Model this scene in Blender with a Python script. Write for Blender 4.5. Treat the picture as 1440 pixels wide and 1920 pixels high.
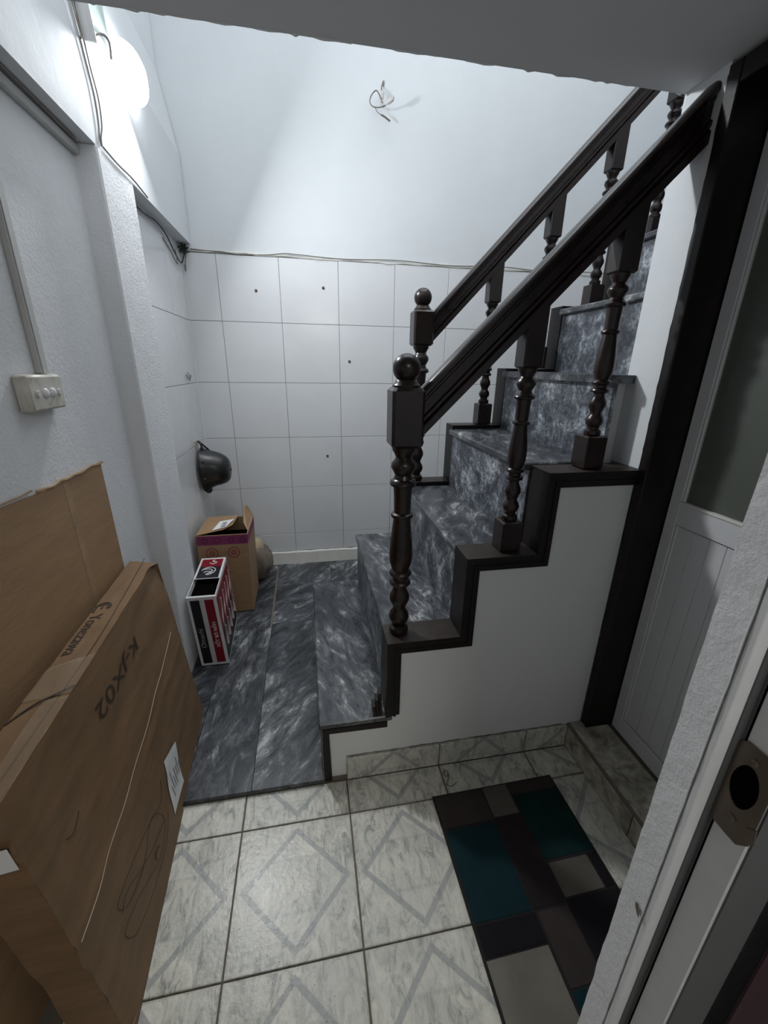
import bpy, bmesh, math, random
from mathutils import Vector, Matrix, noise
random.seed(4)
for o in list(bpy.data.objects): bpy.data.objects.remove(o)
S = bpy.context.scene
COL = S.collection

# ------------------------------------------------------------------ camera
cam = bpy.data.cameras.new('camera'); co = bpy.data.objects.new('camera', cam); COL.objects.link(co)
R = Matrix(((0.98366023, 0.04651639, -0.17392173), (-0.17941273, 0.33351467, -0.92551555), (0.0149538, 0.94159662, 0.33641075)))
co.matrix_world = Matrix.Translation((0, 0, 1.635)) @ R.to_4x4()
cam.sensor_fit = 'HORIZONTAL'; cam.sensor_width = 36; cam.lens = 768.92 / 1440 * 36
cam.clip_start = 0.02
S.camera = co
# ------------------------------------------------------------------ world, exposure
w = bpy.data.worlds.new('world'); S.world = w; w.use_nodes = True
w.node_tree.nodes['Background'].inputs[0].default_value = (0.8, 0.85, 1, 1)
w.node_tree.nodes['Background'].inputs[1].default_value = 0.02
S.view_settings.view_transform = 'Standard'; S.view_settings.look = 'None'
S.view_settings.exposure = 0.48; S.view_settings.gamma = 1; S.view_settings.use_curve_mapping = False
LAMP_STRENGTH = 7.5
def area_light(name, loc, target, sx, sy, watts, color, shape='RECTANGLE'):
    l = bpy.data.lights.new(name, 'AREA'); l.shape = shape; l.size = sx; l.size_y = sy; l.energy = watts; l.color = color
    o = bpy.data.objects.new(name, l); COL.objects.link(o); o.location = loc
    o.rotation_euler = (Vector(target) - Vector(loc)).to_track_quat('-Z', 'Y').to_euler(); return o
# unseen fill lights added: a soft one over the stairwell, one behind the viewer
area_light('stairwell_fill', (.9, 2.35, 4.72), (.9, 2.35, 0), 2.6, 1.5, 26, (.93, .97, 1))
area_light('hall_fill', (.5, -.9, 2.36), (.6, -.1, 0), .6, .6, 9.5, (1, .97, .92))

# ------------------------------------------------------------------ materials
class NT:
    def __init__(s, name):
        s.m = bpy.data.materials.new(name); s.m.use_nodes = True; s.t = s.m.node_tree
        s.b = s.t.nodes['Principled BSDF']
    def n(s, typ, **kw):
        nd = s.t.nodes.new(typ)
        for k, v in kw.items():
            if k.startswith('i_'):
                key = k[2:]; nd.inputs[int(key) if key.isdigit() else key].default_value = v
            else: setattr(nd, k, v)
        return nd
    def l(s, a, b): s.t.links.new(a, b)
    def math(s, op, a, b=None, clamp=False):
        nd = s.n('ShaderNodeMath', operation=op); nd.use_clamp = clamp
        for i, x in enumerate((a, b)):
            if x is None: continue
            if isinstance(x, (int, float)): nd.inputs[i].default_value = x
            else: s.l(x, nd.inputs[i])
        return nd.outputs[0]
    def mix(s, f, a, b):
        nd = s.n('ShaderNodeMix', data_type='RGBA')
        for i, x in ((0, f), (6, a), (7, b)):
            if isinstance(x, (int, float)): nd.inputs[i].default_value = x
            elif isinstance(x, tuple): nd.inputs[i].default_value = (*x, 1)
            else: s.l(x, nd.inputs[i])
        return nd.outputs[2]
    def noise(s, vec, scale, detail=4, rough=.55, dist=0.):
        nd = s.n('ShaderNodeTexNoise'); nd.inputs['Scale'].default_value = scale
        nd.inputs['Detail'].default_value = detail; nd.inputs['Roughness'].default_value = rough
        nd.inputs['Distortion'].default_value = dist
        if vec is not None: s.l(vec, nd.inputs['Vector'])
        return nd.outputs[0]
    def ramp(s, f, stops):
        nd = s.n('ShaderNodeValToRGB'); r = nd.color_ramp
        while len(r.elements) < len(stops): r.elements.new(.5)
        for e, (p, c) in zip(r.elements, stops): e.position = p; e.color = (*c, 1) if isinstance(c, tuple) else (c, c, c, 1)
        s.l(f, nd.inputs[0]); return nd.outputs[0]
    def pos(s): return s.n('ShaderNodeNewGeometry').outputs['Position']
    def objc(s, rnd=True):
        o = s.n('ShaderNodeTexCoord').outputs['Object']
        if not rnd: return o
        r = s.n('ShaderNodeObjectInfo').outputs['Random']
        v = s.n('ShaderNodeVectorMath', operation='ADD'); s.l(o, v.inputs[0])
        c = s.n('ShaderNodeCombineXYZ')
        s.l(s.math('MULTIPLY', r, 37.), c.inputs[0]); s.l(s.math('MULTIPLY', r, 91.), c.inputs[1]); s.l(s.math('MULTIPLY', r, 53.), c.inputs[2])
        s.l(c.outputs[0], v.inputs[1]); return v.outputs[0]
    def bump(s, h, dist, strength=1.):
        nd = s.n('ShaderNodeBump'); nd.inputs['Distance'].default_value = dist; nd.inputs['Strength'].default_value = strength
        s.l(h, nd.inputs['Height']); s.l(nd.outputs[0], s.b.inputs['Normal'])
    def set(s, color=None, rough=None, metal=None, spec=None):
        for k, v in (('Base Color', color), ('Roughness', rough), ('Metallic', metal), ('Specular IOR Level', spec)):
            if v is None: continue
            if isinstance(v, tuple): s.b.inputs[k].default_value = (*v, 1)
            elif isinstance(v, (int, float)): s.b.inputs[k].default_value = v
            else: s.l(v, s.b.inputs[k])
        return s

def plain(name, color, rough=.6, metal=0., spec=.5, var=.08, scale=30, bd=0.):
    m = NT(name); f = m.noise(m.objc(), scale, 3)
    dark = tuple(c * (1 - var) for c in color); lite = tuple(min(1, c * (1 + var)) for c in color)
    m.set(m.mix(f, dark, lite), rough, metal, spec)
    if bd: m.bump(f, bd)
    return m.m

def plaster(name, color, coarse=.0015, fine=.0006, stain=.05, rough=.75):
    m = NT(name); p = m.pos()
    a = m.noise(p, 9, 3); b = m.noise(p, 90, 5, .65); c = m.noise(p, 2.3, 5, .6)
    col = m.mix(m.ramp(c, [(.35, 0.), (.75, 1.)]), tuple(x * (1 - stain) for x in color), color)
    sp = m.ramp(m.noise(p, 38, 2, .5), [(.77, 0.), (.8, 1.)])
    col = m.mix(m.math('MULTIPLY', sp, .18), col, (.35, .34, .32))
    m.set(col, rough, spec=.3)
    h = m.math('ADD', m.math('MULTIPLY', a, coarse * 300), m.math('MULTIPLY', b, fine * 300))
    m.bump(h, 1 / 300)
    return m.m

WHITE = plaster('white_plaster', (.70, .725, .745), .002, .0003)
ROUGHW = plaster('rough_plaster', (.77, .78, .80), .004, .0030, .08)
STAIRW = plaster('satin_plaster', (.76, .77, .75), .0015, .0004, .04, .5)
CEIL = plaster('ceiling_paint', (.66, .665, .67), .001, .0004, .03)
SKIRT = plaster('skirting_cement', (.74, .73, .68), .004, .002, .2)

def marble():
    m = NT('grey_marble'); p = m.objc()
    mp = m.n('ShaderNodeMapping'); mp.inputs['Rotation'].default_value = (0.15, .1, math.radians(-24)); mp.inputs['Scale'].default_value = (1, .36, .8)
    rr = m.n('ShaderNodeObjectInfo').outputs['Random']; vr = m.n('ShaderNodeVectorRotate', rotation_type='Z_AXIS'); m.l(p, vr.inputs['Vector']); m.l(m.math('MULTIPLY', m.math('SUBTRACT', rr, .35), 1.5), vr.inputs['Angle']); m.l(vr.outputs[0], mp.inputs[0])
    a = m.noise(mp.outputs[0], 17, 11, .70, .7); b = m.noise(mp.outputs[0], 5, 4, .6, .6); c = m.noise(mp.outputs[0], 90, 6, .7, .3)
    f = m.math('ADD', m.math('MULTIPLY', a, .56), m.math('ADD', m.math('MULTIPLY', b, .28), m.math('MULTIPLY', c, .16)))
    col = m.ramp(f, [(.38, (.018, .020, .024)), (.475, (.040, .044, .051)), (.525, (.078, .084, .093)), (.56, (.15, .158, .165)), (.585, (.27, .28, .28)), (.62, (.44, .45, .44))])
    m.set(col, m.ramp(a, [(.3, .22), (.7, .42)])); m.bump(a, .0006); return m.m
MARBLE = marble()
def riser_marble():
    m = NT('riser_marble'); p = m.objc()
    a = m.noise(p, 44, 12, .80, .4); b = m.noise(p, 8, 5, .65, .6)
    f = m.math('ADD', m.math('MULTIPLY', a, .55), m.math('MULTIPLY', b, .45))
    col = m.ramp(f, [(.40, (.02, .023, .030)), (.47, (.058, .066, .080)), (.515, (.12, .133, .155)), (.56, (.26, .28, .31)), (.61, (.50, .52, .54))])
    m.set(col, .42); return m.m
MARBLE_R = riser_marble()

def floor_tile():
    m = NT('cream_floor_tile'); oc = m.objc(False)
    sx = m.n('ShaderNodeSeparateXYZ'); m.l(oc, sx.inputs[0])
    U = m.math('ABSOLUTE', sx.outputs[0]); V = m.math('ABSOLUTE', sx.outputs[1])
    wob = m.math('MULTIPLY', m.math('SUBTRACT', m.noise(m.objc(), 60, 3), .5), .006)
    d = m.math('ADD', m.math('ADD', U, V), wob)
    band = m.math('SUBTRACT', 1., m.math('MULTIPLY', m.math('ABSOLUTE', m.math('SUBTRACT', d, .170)), 62.), True)
    band = m.ramp(band, [(.1, 0.), (.4, 1.)])
    inner = m.math('ADD', m.math('MAXIMUM', U, V), wob)
    b2 = m.ramp(m.math('SUBTRACT', 1., m.math('MULTIPLY', m.math('ABSOLUTE', m.math('SUBTRACT', inner, .078)), 120.), True), [(.1, 0.), (.6, .6)])
    cr = m.math('MULTIPLY', m.math('LESS_THAN', d, .160), m.math('GREATER_THAN', inner, .080))
    p = m.objc()
    mp = m.n('ShaderNodeMapping'); mp.inputs['Rotation'].default_value = (0, 0, .9); mp.inputs['Scale'].default_value = (1, .45, 1); m.l(p, mp.inputs[0])
    n1 = m.noise(mp.outputs[0], 30, 10, .74, 1.0); n2 = m.noise(p, 7, 6, .65, .6)
    base = m.ramp(n1, [(.36, (.27, .27, .25)), (.5, (.60, .585, .51)), (.62, (.75, .73, .64))])
    base = m.mix(m.math('MULTIPLY', cr, .35), base, (.76, .74, .64))
    base = m.mix(m.ramp(n2, [(.42, .35), (.62, 0.)]), base, (.40, .41, .39))
    base = m.mix(m.math('MULTIPLY', band, .75), base, (.30, .315, .31))
    base = m.mix(m.math('MULTIPLY', b2, .5), base, (.36, .37, .36))
    speck = m.ramp(m.noise(p, 120, 2, .5), [(.70, 0.), (.74, 1.)])
    base = m.mix(m.math('MULTIPLY', speck, .5), base, (.10, .09, .07))
    # dirt gathers along the tile edges
    ed = m.ramp(m.math('ADD', m.math('MAXIMUM', U, V), m.math('MULTIPLY', m.noise(p, 25, 4), .012)), [(.198, 0.), (.206, .8)])
    base = m.mix(ed, base, (.22, .20, .16))
    m.set(base, m.ramp(n1, [(.3, .22), (.7, .36)]), spec=.4); m.bump(m.noise(p, 60, 3), .0008); return m.m
FTILE = floor_tile()
def step_tile():
    m = NT('stone_print_tile'); p = m.objc()
    v = m.n('ShaderNodeTexVoronoi'); v.inputs['Scale'].default_value = 26; m.l(p, v.inputs['Vector'])
    n1 = m.noise(p, 18, 6, .65, .5)
    base = m.ramp(n1, [(.35, (.20, .185, .145)), (.52, (.42, .40, .33)), (.68, (.62, .60, .52))])
    pb = m.ramp(v.outputs['Distance'], [(.16, .55), (.34, 0.)])
    base = m.mix(pb, base, (.36, .30, .23))
    m.set(base, .28); m.bump(n1, .001); return m.m
STILE = step_tile()
def wall_tile():
    m = NT('white_glazed_tile'); p = m.objc()
    n1 = m.noise(m.pos(), 3, 5, .6)
    col = m.mix(m.ramp(n1, [(.4, .0), (.7, 1.)]), (.69, .70, .715), (.72, .735, .755))
    m.set(col, m.ramp(m.noise(m.pos(), 12, 4), [(.35, .13), (.7, .26)]), spec=.5); m.bump(m.noise(p, 5, 2), .0012); return m.m
WTILE = wall_tile()
GROUT = plain('dark_grout', (.16, .14, .11), .9)
WGROUT = plain('grey_grout', (.24, .24, .24), .9)
def wood():
    m = NT('dark_varnished_wood'); p = m.objc()
    mp = m.n('ShaderNodeMapping'); mp.inputs['Scale'].default_value = (9, 9, 5); m.l(p, mp.inputs[0])
    n1 = m.noise(mp.outputs[0], 1.5, 3, .5, .2)
    m.set(m.ramp(n1, [(.3, (.007, .0030, .0024)), (.8, (.020, .0080, .0060))]), m.ramp(n1, [(.3, .26), (.7, .34)])); return m.m
WOOD = wood()
def dustwood():
    m = NT('worn_dark_paint'); p = m.pos()
    n1 = m.noise(p, 14, 6, .65); g = m.n('ShaderNodeNewGeometry'); s = m.n('ShaderNodeSeparateXYZ'); m.l(g.outputs['True Normal'], s.inputs[0])
    dust = m.math('MULTIPLY', m.ramp(s.outputs[2], [(.6, 0.), (.95, 1.)]), m.ramp(n1, [(.3, .45), (.6, .95)]))
    base = m.ramp(n1, [(.35, (.005, .0035, .003)), (.62, (.012, .008, .007)), (.75, (.030, .020, .016))])
    m.set(m.mix(dust, base, (.040, .030, .026)), .45, spec=.3); m.bump(m.noise(p, 60, 3), .0006); return m.m
TRIM = dustwood()
def cardboard(name, c, dirt=.25):
    m = NT(name); p = m.objc()
    mp = m.n('ShaderNodeMapping'); mp.inputs['Scale'].default_value = (1, 1, 5); m.l(p, mp.inputs[0])
    n1 = m.noise(mp.outputs[0], 5, 7, .65, .3); n2 = m.noise(p, 150, 2)
    col = m.mix(m.ramp(n1, [(.3, 0.), (.7, 1.)]), tuple(x * (1 - dirt) for x in c), tuple(x * 1.08 for x in c))
    wv = m.n('ShaderNodeTexWave', bands_direction='Z'); wv.inputs['Scale'].default_value = 60; m.l(p, wv.inputs[0])
    h = m.math('ADD', n1, m.math('MULTIPLY', wv.outputs[1], .12)); m.set(col, .62, spec=.35); m.bump(h, .002); return m.m
CARD = cardboard('brown_cardboard', (.215, .130, .068))
CARD2 = cardboard('tan_cardboard', (.335, .210, .115), .12)
CARDE = cardboard('raw_cardboard_edge', (.40, .27, .16), .3)
WHITEP = plain('white_enamel', (.72, .73, .74), .3)
GREYP = plain('grey_white_paint', (.60, .61, .63), .45, var=.05)
JAMBP = plain('glossy_white_jamb', (.66, .67, .68), .4)
PVC = plain('white_pvc', (.62, .62, .61), .4)
TRUNK = plain('grey_white_trunking', (.50, .50, .49), .5, var=.15, scale=8)
SHADE_GREY = plain('dark_green_grey_shade', (.085, .09, .09), .6)  # colour stands in for shade on the near door frame
MAROON = plain('dark_maroon_fabric', (.03, .004, .011), .6, var=.3, scale=4)
BLACKPL = plain('black_plastic', (.010, .010, .011), .33)
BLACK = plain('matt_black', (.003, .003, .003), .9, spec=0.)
METAL = plain('dull_brass_metal', (.16, .135, .11), .42, .85, var=.3, scale=12, bd=.0004)
BRASS = plain('brown_rust', (.12, .07, .035), .6)
def sw():
    m = NT('aged_cream_plastic'); n1 = m.noise(m.objc(), 14, 6, .65)
    m.set(m.ramp(n1, [(.35, (.36, .33, .27)), (.55, (.55, .53, .47)), (.7, (.62, .60, .55))]), .4); return m.m
SWITCH = sw()
WIREW = plain('white_cable', (.55, .54, .5), .5)
WIREG = plain('grey_cable', (.18, .16, .14), .5)
WIREB = plain('black_cable', (.02, .018, .016), .5)
PAPER = plain('white_paper', (.74, .75, .75), .7, var=.06)
INK = plain('brown_black_ink', (.045, .03, .02), .7)
PINK = plain('magenta_print', (.20, .022, .10), .6)
PINK2 = plain('faded_red_print', (.26, .07, .06), .7)
RED = plain('dark_red_print', (.20, .006, .018), .4)
BLK = plain('black_print', (.008, .008, .014), .4)
WPRINT = plain('white_print', (.68, .67, .67), .45)
SACK = plain('tan_grey_sackcloth', (.17, .14, .11), .85, var=.35, scale=14)
SACKP = plain('tan_paper', (.42, .33, .22), .7)
def glass():
    m = NT('dark_frosted_glass'); n = m.noise(m.pos(), 140, 2)
    m.set((.15, .165, .145), .33); m.b.inputs['Transmission Weight'].default_value = .35; m.bump(n, .0008); return m.m
GLASS = glass()
def tape():
    m = NT('clear_packing_tape'); m.set((.45, .36, .26), .10, spec=.9); m.b.inputs['Alpha'].default_value = .30
    m.bump(m.noise(m.objc(), 38, 4, .6, 1.), .006); return m.m
TAPE = tape()
def carpet(name, c):
    m = NT(name); n1 = m.noise(m.pos(), 420, 2); n2 = m.noise(m.pos(), 12, 4)
    m.set(m.mix(n2, tuple(x * .7 for x in c), tuple(x * 1.25 for x in c)), .95, spec=.1); m.bump(n1, .0015); return m.m
RUG_BROWN = carpet('rug_brown_pile', (.052, .041, .040)); RUG_GREY = carpet('rug_taupe_pile', (.115, .105, .090))
RUG_TEAL = carpet('rug_teal_pile', (.010, .030, .037)); RUG_GREEN = carpet('rug_green_pile', (.009, .029, .029))
RUG_BLACK = carpet('rug_black_pile', (.016, .015, .018)); RUG_DK = carpet('rug_dark_brown_pile', (.026, .021, .022))
RUG_BASE = carpet('rug_edge_binding', (.03, .027, .026)); RUG_SAND = carpet('rug_sand_pile', (.20, .185, .155))
def emis():
    m = NT('lit_diffuser'); m.set((.9, .9, .9), .4); m.b.inputs['Emission Color'].default_value = (.93, .97, 1, 1); m.b.inputs['Emission Strength'].default_value = LAMP_STRENGTH; return m.m
EMIS = emis()

# ------------------------------------------------------------------ mesh helpers
ORI = {}
def link(o, parent, origin, label=None, cat=None, group=None, kind=None):
    COL.objects.link(o); ORI[o.name] = Vector(origin)
    if parent is not None:
        o.parent = parent; o.location = Vector(origin) - ORI[parent.name]
    else: o.location = origin
    if label: o['label'] = label
    if cat: o['category'] = cat
    if group: o['group'] = group
    if kind: o['kind'] = kind
    return o
def mk(name, bm, mats, parent=None, origin=None, smooth=False, **kw):
    """links the bmesh (world coordinates) as one mesh object"""
    bm.normal_update()
    bmesh.ops.recalc_face_normals(bm, faces=bm.faces)
    vs = [v.co for v in bm.verts]
    if origin is None:
        mn = [min(v[i] for v in vs) for i in range(3)]; mx = [max(v[i] for v in vs) for i in range(3)]
        origin = ((mn[0] + mx[0]) / 2, (mn[1] + mx[1]) / 2, mn[2])
    origin = Vector(origin)
    for v in bm.verts: v.co -= origin
    me = bpy.data.meshes.new(name); bm.to_mesh(me); bm.free()
    for m in (mats if isinstance(mats, (list, tuple)) else [mats]): me.materials.append(m)
    if smooth:
        for p in me.polygons: p.use_smooth = True
        me.set_sharp_from_angle(angle=math.radians(38))
    return link(bpy.data.objects.new(name, me), parent, origin, **kw)
def empty(name, loc, label=None, cat=None, group=None, kind=None, parent=None):
    o = bpy.data.objects.new(name, None); o.empty_display_size = .05
    return link(o, parent, loc, label, cat, group, kind)
def B(): return bmesh.new()
def add_poly(bm, pts, y0, y1, axis=1):
    """polygon in the plane perpendicular to axis, extruded between y0 and y1"""
    def P(a, b, t):
        return {0: (t, a, b), 1: (a, t, b), 2: (a, b, t)}[axis]
    A = [bm.verts.new(P(a, b, y0)) for a, b in pts]; C = [bm.verts.new(P(a, b, y1)) for a, b in pts]
    n = len(pts); fs = [bm.faces.new(A), bm.faces.new(C[::-1])]
    for i in range(n): fs.append(bm.faces.new((A[i], A[(i + 1) % n], C[(i + 1) % n], C[i])))
    return fs
def add_box(bm, x0, x1, y0, y1, z0, z1, bev=0, seg=1, mat=0):
    r = bmesh.ops.create_cube(bm, size=1)
    for v in r['verts']:
        v.co = Vector(((x0 + x1) / 2 + v.co.x * (x1 - x0), (y0 + y1) / 2 + v.co.y * (y1 - y0), (z0 + z1) / 2 + v.co.z * (z1 - z0)))
    es = {e for v in r['verts'] for e in v.link_edges}; fs = {f for v in r['verts'] for f in v.link_faces}
    for f in fs: f.material_index = mat
    if bev: bmesh.ops.bevel(bm, geom=list(es), offset=bev, segments=seg, affect='EDGES', profile=.6)
    return r
def box(name, a, mat, parent=None, bev=0, origin=None, **kw):
    bm = B(); add_box(bm, *a, bev=bev); return mk(name, bm, mat, parent, origin, **kw)
def add_lathe(bm, cx, cy, prof, seg=24, axis='z'):
    rings = []
    for r, z in prof:
        ring = []
        for i in range(seg):
            a = 2 * math.pi * i / seg
            ring.append(bm.verts.new((cx + r * math.cos(a), cy + r * math.sin(a), z)))
        rings.append(ring)
    for k in range(len(rings) - 1):
        for i in range(seg):
            j = (i + 1) % seg; bm.faces.new((rings[k][i], rings[k][j], rings[k + 1][j], rings[k + 1][i]))
    bm.faces.new(rings[0][::-1]); bm.faces.new(rings[-1])
def add_tube(bm, pts, r, seg=8, closed=False):
    pts = [Vector(p) for p in pts]; rings = []; up = None
    for i, p in enumerate(pts):
        t = (pts[min(i + 1, len(pts) - 1)] - pts[max(i - 1, 0)])
        if t.length < 1e-9: t = Vector((0, 0, 1))
        t.normalize()
        if up is None: up = t.orthogonal().normalized()
        up = (up - t * up.dot(t)); up = up.normalized() if up.length > 1e-6 else t.orthogonal().normalized()
        s = t.cross(up); rr = r[i] if isinstance(r, list) else r
        rings.append([bm.verts.new(p + (up * math.cos(2 * math.pi * k / seg) + s * math.sin(2 * math.pi * k / seg)) * rr) for k in range(seg)])
    for a, b in zip(rings, rings[1:]):
        for k in range(seg): bm.faces.new((a[k], a[(k + 1) % seg], b[(k + 1) % seg], b[k]))
    bm.faces.new(rings[0][::-1]); bm.faces.new(rings[-1])
def spline(pts, n=6):
    P = [Vector(p) for p in pts]; P = [P[0]] + P + [P[-1]]; out = []
    for i in range(1, len(P) - 2):
        for k in range(n):
            t = k / n; a, b, c, d = P[i - 1:i + 3]
            out.append(.5 * ((2 * b) + (c - a) * t + (2 * a - 5 * b + 4 * c - d) * t * t + (3 * b - a - 3 * c + d) * t ** 3))
    out.append(P[-2]); return out
def tube(name, pts, r, mat, parent=None, seg=8, smoothpts=0, **kw):
    bm = B(); add_tube(bm, spline(pts, smoothpts) if smoothpts else pts, r, seg); return mk(name, bm, mat, parent, smooth=True, **kw)
def text_bm(s, origin, dx, up, size, width=None, thick=0.0006, align='LEFT', shear=0., bold=0.):
    c = bpy.data.curves.new('lettering', 'FONT'); c.body = s; c.size = 1; c.align_x = align; c.extrude = 0; c.shear = shear; c.offset = bold; c.resolution_u = 3
    o = bpy.data.objects.new('lettering', c); COL.objects.link(o)
    dg = bpy.context.evaluated_depsgraph_get(); me = bpy.data.meshes.new_from_object(o.evaluated_get(dg))
    bm = B(); bm.from_mesh(me); bpy.data.objects.remove(o); bpy.data.curves.remove(c); bpy.data.meshes.remove(me)
    dx = Vector(dx).normalized(); up = Vector(up).normalized(); n = dx.cross(up)
    xs = [v.co.x for v in bm.verts]; sx = size if width is None else width / (max(xs) - min(xs)); x0 = min(xs) if align == 'LEFT' else 0
    for v in bm.verts: v.co = Vector(origin) + dx * (v.co.x - x0) * sx + up * v.co.y * size + n * thick
    return bm
def decal(bm, origin, ex, ey, pts, thick=.0006, mat=0):
    """a flat print: polygon pts in the (ex, ey) frame, a hair off the surface"""
    ex = Vector(ex); ey = Vector(ey); n = ex.cross(ey).normalized()
    f = bm.faces.new([bm.verts.new(Vector(origin) + ex * a + ey * b + n * thick) for a, b in pts]); f.material_index = mat
def rect(a0, a1, b0, b1): return [(a0, b0), (a1, b0), (a1, b1), (a0, b1)]
def mkflat(name, bm, mat, parent, **kw):
    """flat print: keeps its facing, no normal recalculation trouble"""
    return mk(name, bm, mat, parent, **kw)
def hexring(bm, c, ex, ey, r0, r1, a0=0, a1=360, n=24, thick=.0007):
    c = Vector(c); ex = Vector(ex); ey = Vector(ey); nn = ex.cross(ey).normalized()
    prev = None
    for i in range(n + 1):
        a = math.radians(a0 + (a1 - a0) * i / n); d = ex * math.cos(a) + ey * math.sin(a)
        cur = (bm.verts.new(c + d * r0 + nn * thick), bm.verts.new(c + d * r1 + nn * thick))
        if prev: bm.faces.new((prev[0], prev[1], cur[1], cur[0]))
        prev = cur

# ------------------------------------------------------------------ key sizes
XL = -.77; XP = -.69; YS = 1.255; YB = 3.28; XR = 1.17; CE = 2.42; YC = 1.405; ZM = .025; TOP = 4.8; XE = 3.2

# ------------------------------------------------------------------ room shell
box('floor', (-.95, 1.30, -2.0, 1.30, -.10, -.006), GROUT, kind='structure', label='beige tiled lower floor with dark joints'); fl = bpy.data.objects['floor']
def tile(x0, x1, y0, y1, name, parent, mat, cx, cy, z0, z1, gap=.0022, jig=0):
    bm = B(); add_box(bm, x0 + gap, x1 - gap, y0 + gap, y1 - gap, z0, z1 + jig, bev=.0012)
    return mk(name, bm, mat, parent, origin=(cx, cy, z1))
for ix in range(-2, 4):
    for iy in range(-8, 2):
        x0 = .0925 + .4 * (ix - 0) ; y0 = .705 + .4 * iy
        a0, a1, b0, b1 = max(x0, XL - .05), min(x0 + .4, 1.10), max(y0, -2), min(y0 + .4, 1.243)
        if a1 - a0 < .01 or b1 - b0 < .01: continue
        if b0 > 1.1 and a1 <= .1: b1 = 1.243
        tile(a0, a1, b0, b1, 'tile', fl, FTILE, x0 + .2, y0 + .2, -.008, 0, jig=random.uniform(-.0006, .0006))

mf = box('floor_marble', (-.95, 3.2, 1.247, 3.3, -.10, ZM - .008), GROUT, kind='structure', label='grey marble raised landing floor')
def slab(x0, x1, y0, y1):
    bm = B(); add_box(bm, x0 + .0008, x1 - .0008, y0 + .0008, y1 - .0008, ZM - .02, ZM + random.uniform(-.0005, .0005), bev=.001); mk('marble_slab', bm, MARBLE, mf, origin=((x0 + x1) / 2, (y0 + y1) / 2, ZM))
slab(XL - .0, -.55, 1.240, 2.1); slab(XL, -.55, 2.1, YB); slab(-.55, -.288, 1.240, 2.35); slab(-.55, -.300, 2.35, YB)
slab(-.288, -.004, 1.240, 2.385); slab(-.288, .132, 2.385 + .5, YB); slab(-.288, .05, 2.385, 2.885); slab(.132, .55, 2.885, YB); slab(.05, .55, 2.385, 2.885)
slab(.55, 1.2, 2.385, YB); slab(1.2, 2.2, 2.385, YB); slab(2.2, 3.2, 2.385, YB)

wl = box('wall_left', (-1.0, XL, -2.0, YB + .1, -.05, TOP), ROUGHW, kind='structure', label='rough white plastered left wall')
# beam that carries the upper wall, its upper part leaning back
bm = B(); add_poly(bm, [(XP - .005, 2.36), (XP - .005, 2.83), (-.765, 3.22), (-.765, TOP), (-.96, TOP), (-.96, 2.36)], -2.0, YB)
mk('wall_left_upper', bm, WHITE, kind='structure', label='smooth white upper wall above the beam edge')
bm = B(); add_box(bm, XL - .05, XP, 1.965, 2.30, ZM - .02, 2.362, bev=.006)
mk('trim_1', bm, ROUGHW, kind='structure', label='rough white pilaster beneath the beam')
wb = box('wall_back', (-1.0, XE + .1, YB + .008, YB + .14, -.05, TOP), WHITE, kind='structure', label='white back wall of the stairwell')
zs = [.13, .289, .694, 1.097, 1.502, 1.908, 2.315]; xs = [XL, -.548, -.143, .262, .668, 1.073, 1.478, 1.883, 2.288, 2.693, 3.098, XE]
box('tile_bed', (XL, XE, YB + .003, YB + .01, .02, 2.318), WGROUT, wb)
for i in range(len(xs) - 1):
    for j in range(len(zs) - 1):
        bm = B(); g = .0016; add_box(bm, xs[i] + g, xs[i + 1] - g, YB, YB + .006, zs[j] + g, zs[j + 1] - g, bev=.0008)
        mk('tile', bm, WTILE, wb)
# white filler ridge on top of the tiles
bm = B(); pts = []
x = XL
while x < 2.4:
    pts.append((x, YB + .002, 2.322 + random.uniform(-.004, .005) - .004 * math.sin(x * 3))); x += .06
add_tube(bm, pts, [random.uniform(.004, .009) for _ in pts], 6); mk('plaster_ridge', bm, SKIRT, wb, smooth=True)
for (x, z) in ((-.305, 2.107), (.155, 2.143), (.333, 1.659), (.147, .944)):
    bm = B(); add_lathe(bm, 0, 0, [(.0105, 0), (.009, .003), (.005, .004), (.004, .009)], 10)
    for v in bm.verts: v.co = Vector((x + v.co.x, YB - v.co.z, z + v.co.y))
    mk('wall_plug', bm, BRASS, wb, label='small brown wall plug')
# niche tiles on the left wall
ys = [2.30, 2.50, 2.905, YB]
wn_ = empty('wall_left_niche', (XL, 2.8, ZM), kind='structure', label='white tiled recess beside the pilaster')
box('tile_bed', (XL, XL + .004, 2.30, YB, .02, 2.318), WGROUT, wn_)
for i in range(len(ys) - 1):
    for j in range(len(zs) - 1):
        g = .0016; y1 = ys[i + 1] - (.004 if i == len(ys) - 2 else 0)
        box('tile', (XL + .002, XL + .008, ys[i] + g, y1 - g, zs[j] + g, zs[j + 1] - g), WTILE, wn_, bev=.0008)
bm = B(); add_tube(bm, [(XL + .008, YB - .002, .1 + k * .1) for k in range(23)], [random.uniform(.004, .008) for _ in range(23)], 6)
mk('corner_filler', bm, WHITE, wn_, smooth=True)
bm = B(); add_poly(bm, [(YB, ZM), (YB, .128), (YB - .022, .122), (YB - .036, ZM)], XL + .01, 3.19, axis=0)
bmesh.ops.subdivide_edges(bm, edges=[e for e in bm.edges if abs(e.verts[0].co.x - e.verts[1].co.x) > .5], cuts=90)
for v in bm.verts:
    if v.co.z > .1: v.co.z += (noise.noise(v.co * 14)) * .006; v.co.y += noise.noise(v.co * 21) * .003
mk('baseboard_back', bm, SKIRT, kind='structure', label='rough cream cement skirting on back wall')

ce = box('ceiling', (-1.0, 1.30, -2.0, YC, CE, CE + .15), CEIL, kind='structure', label='grey painted low ceiling slab')
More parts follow.
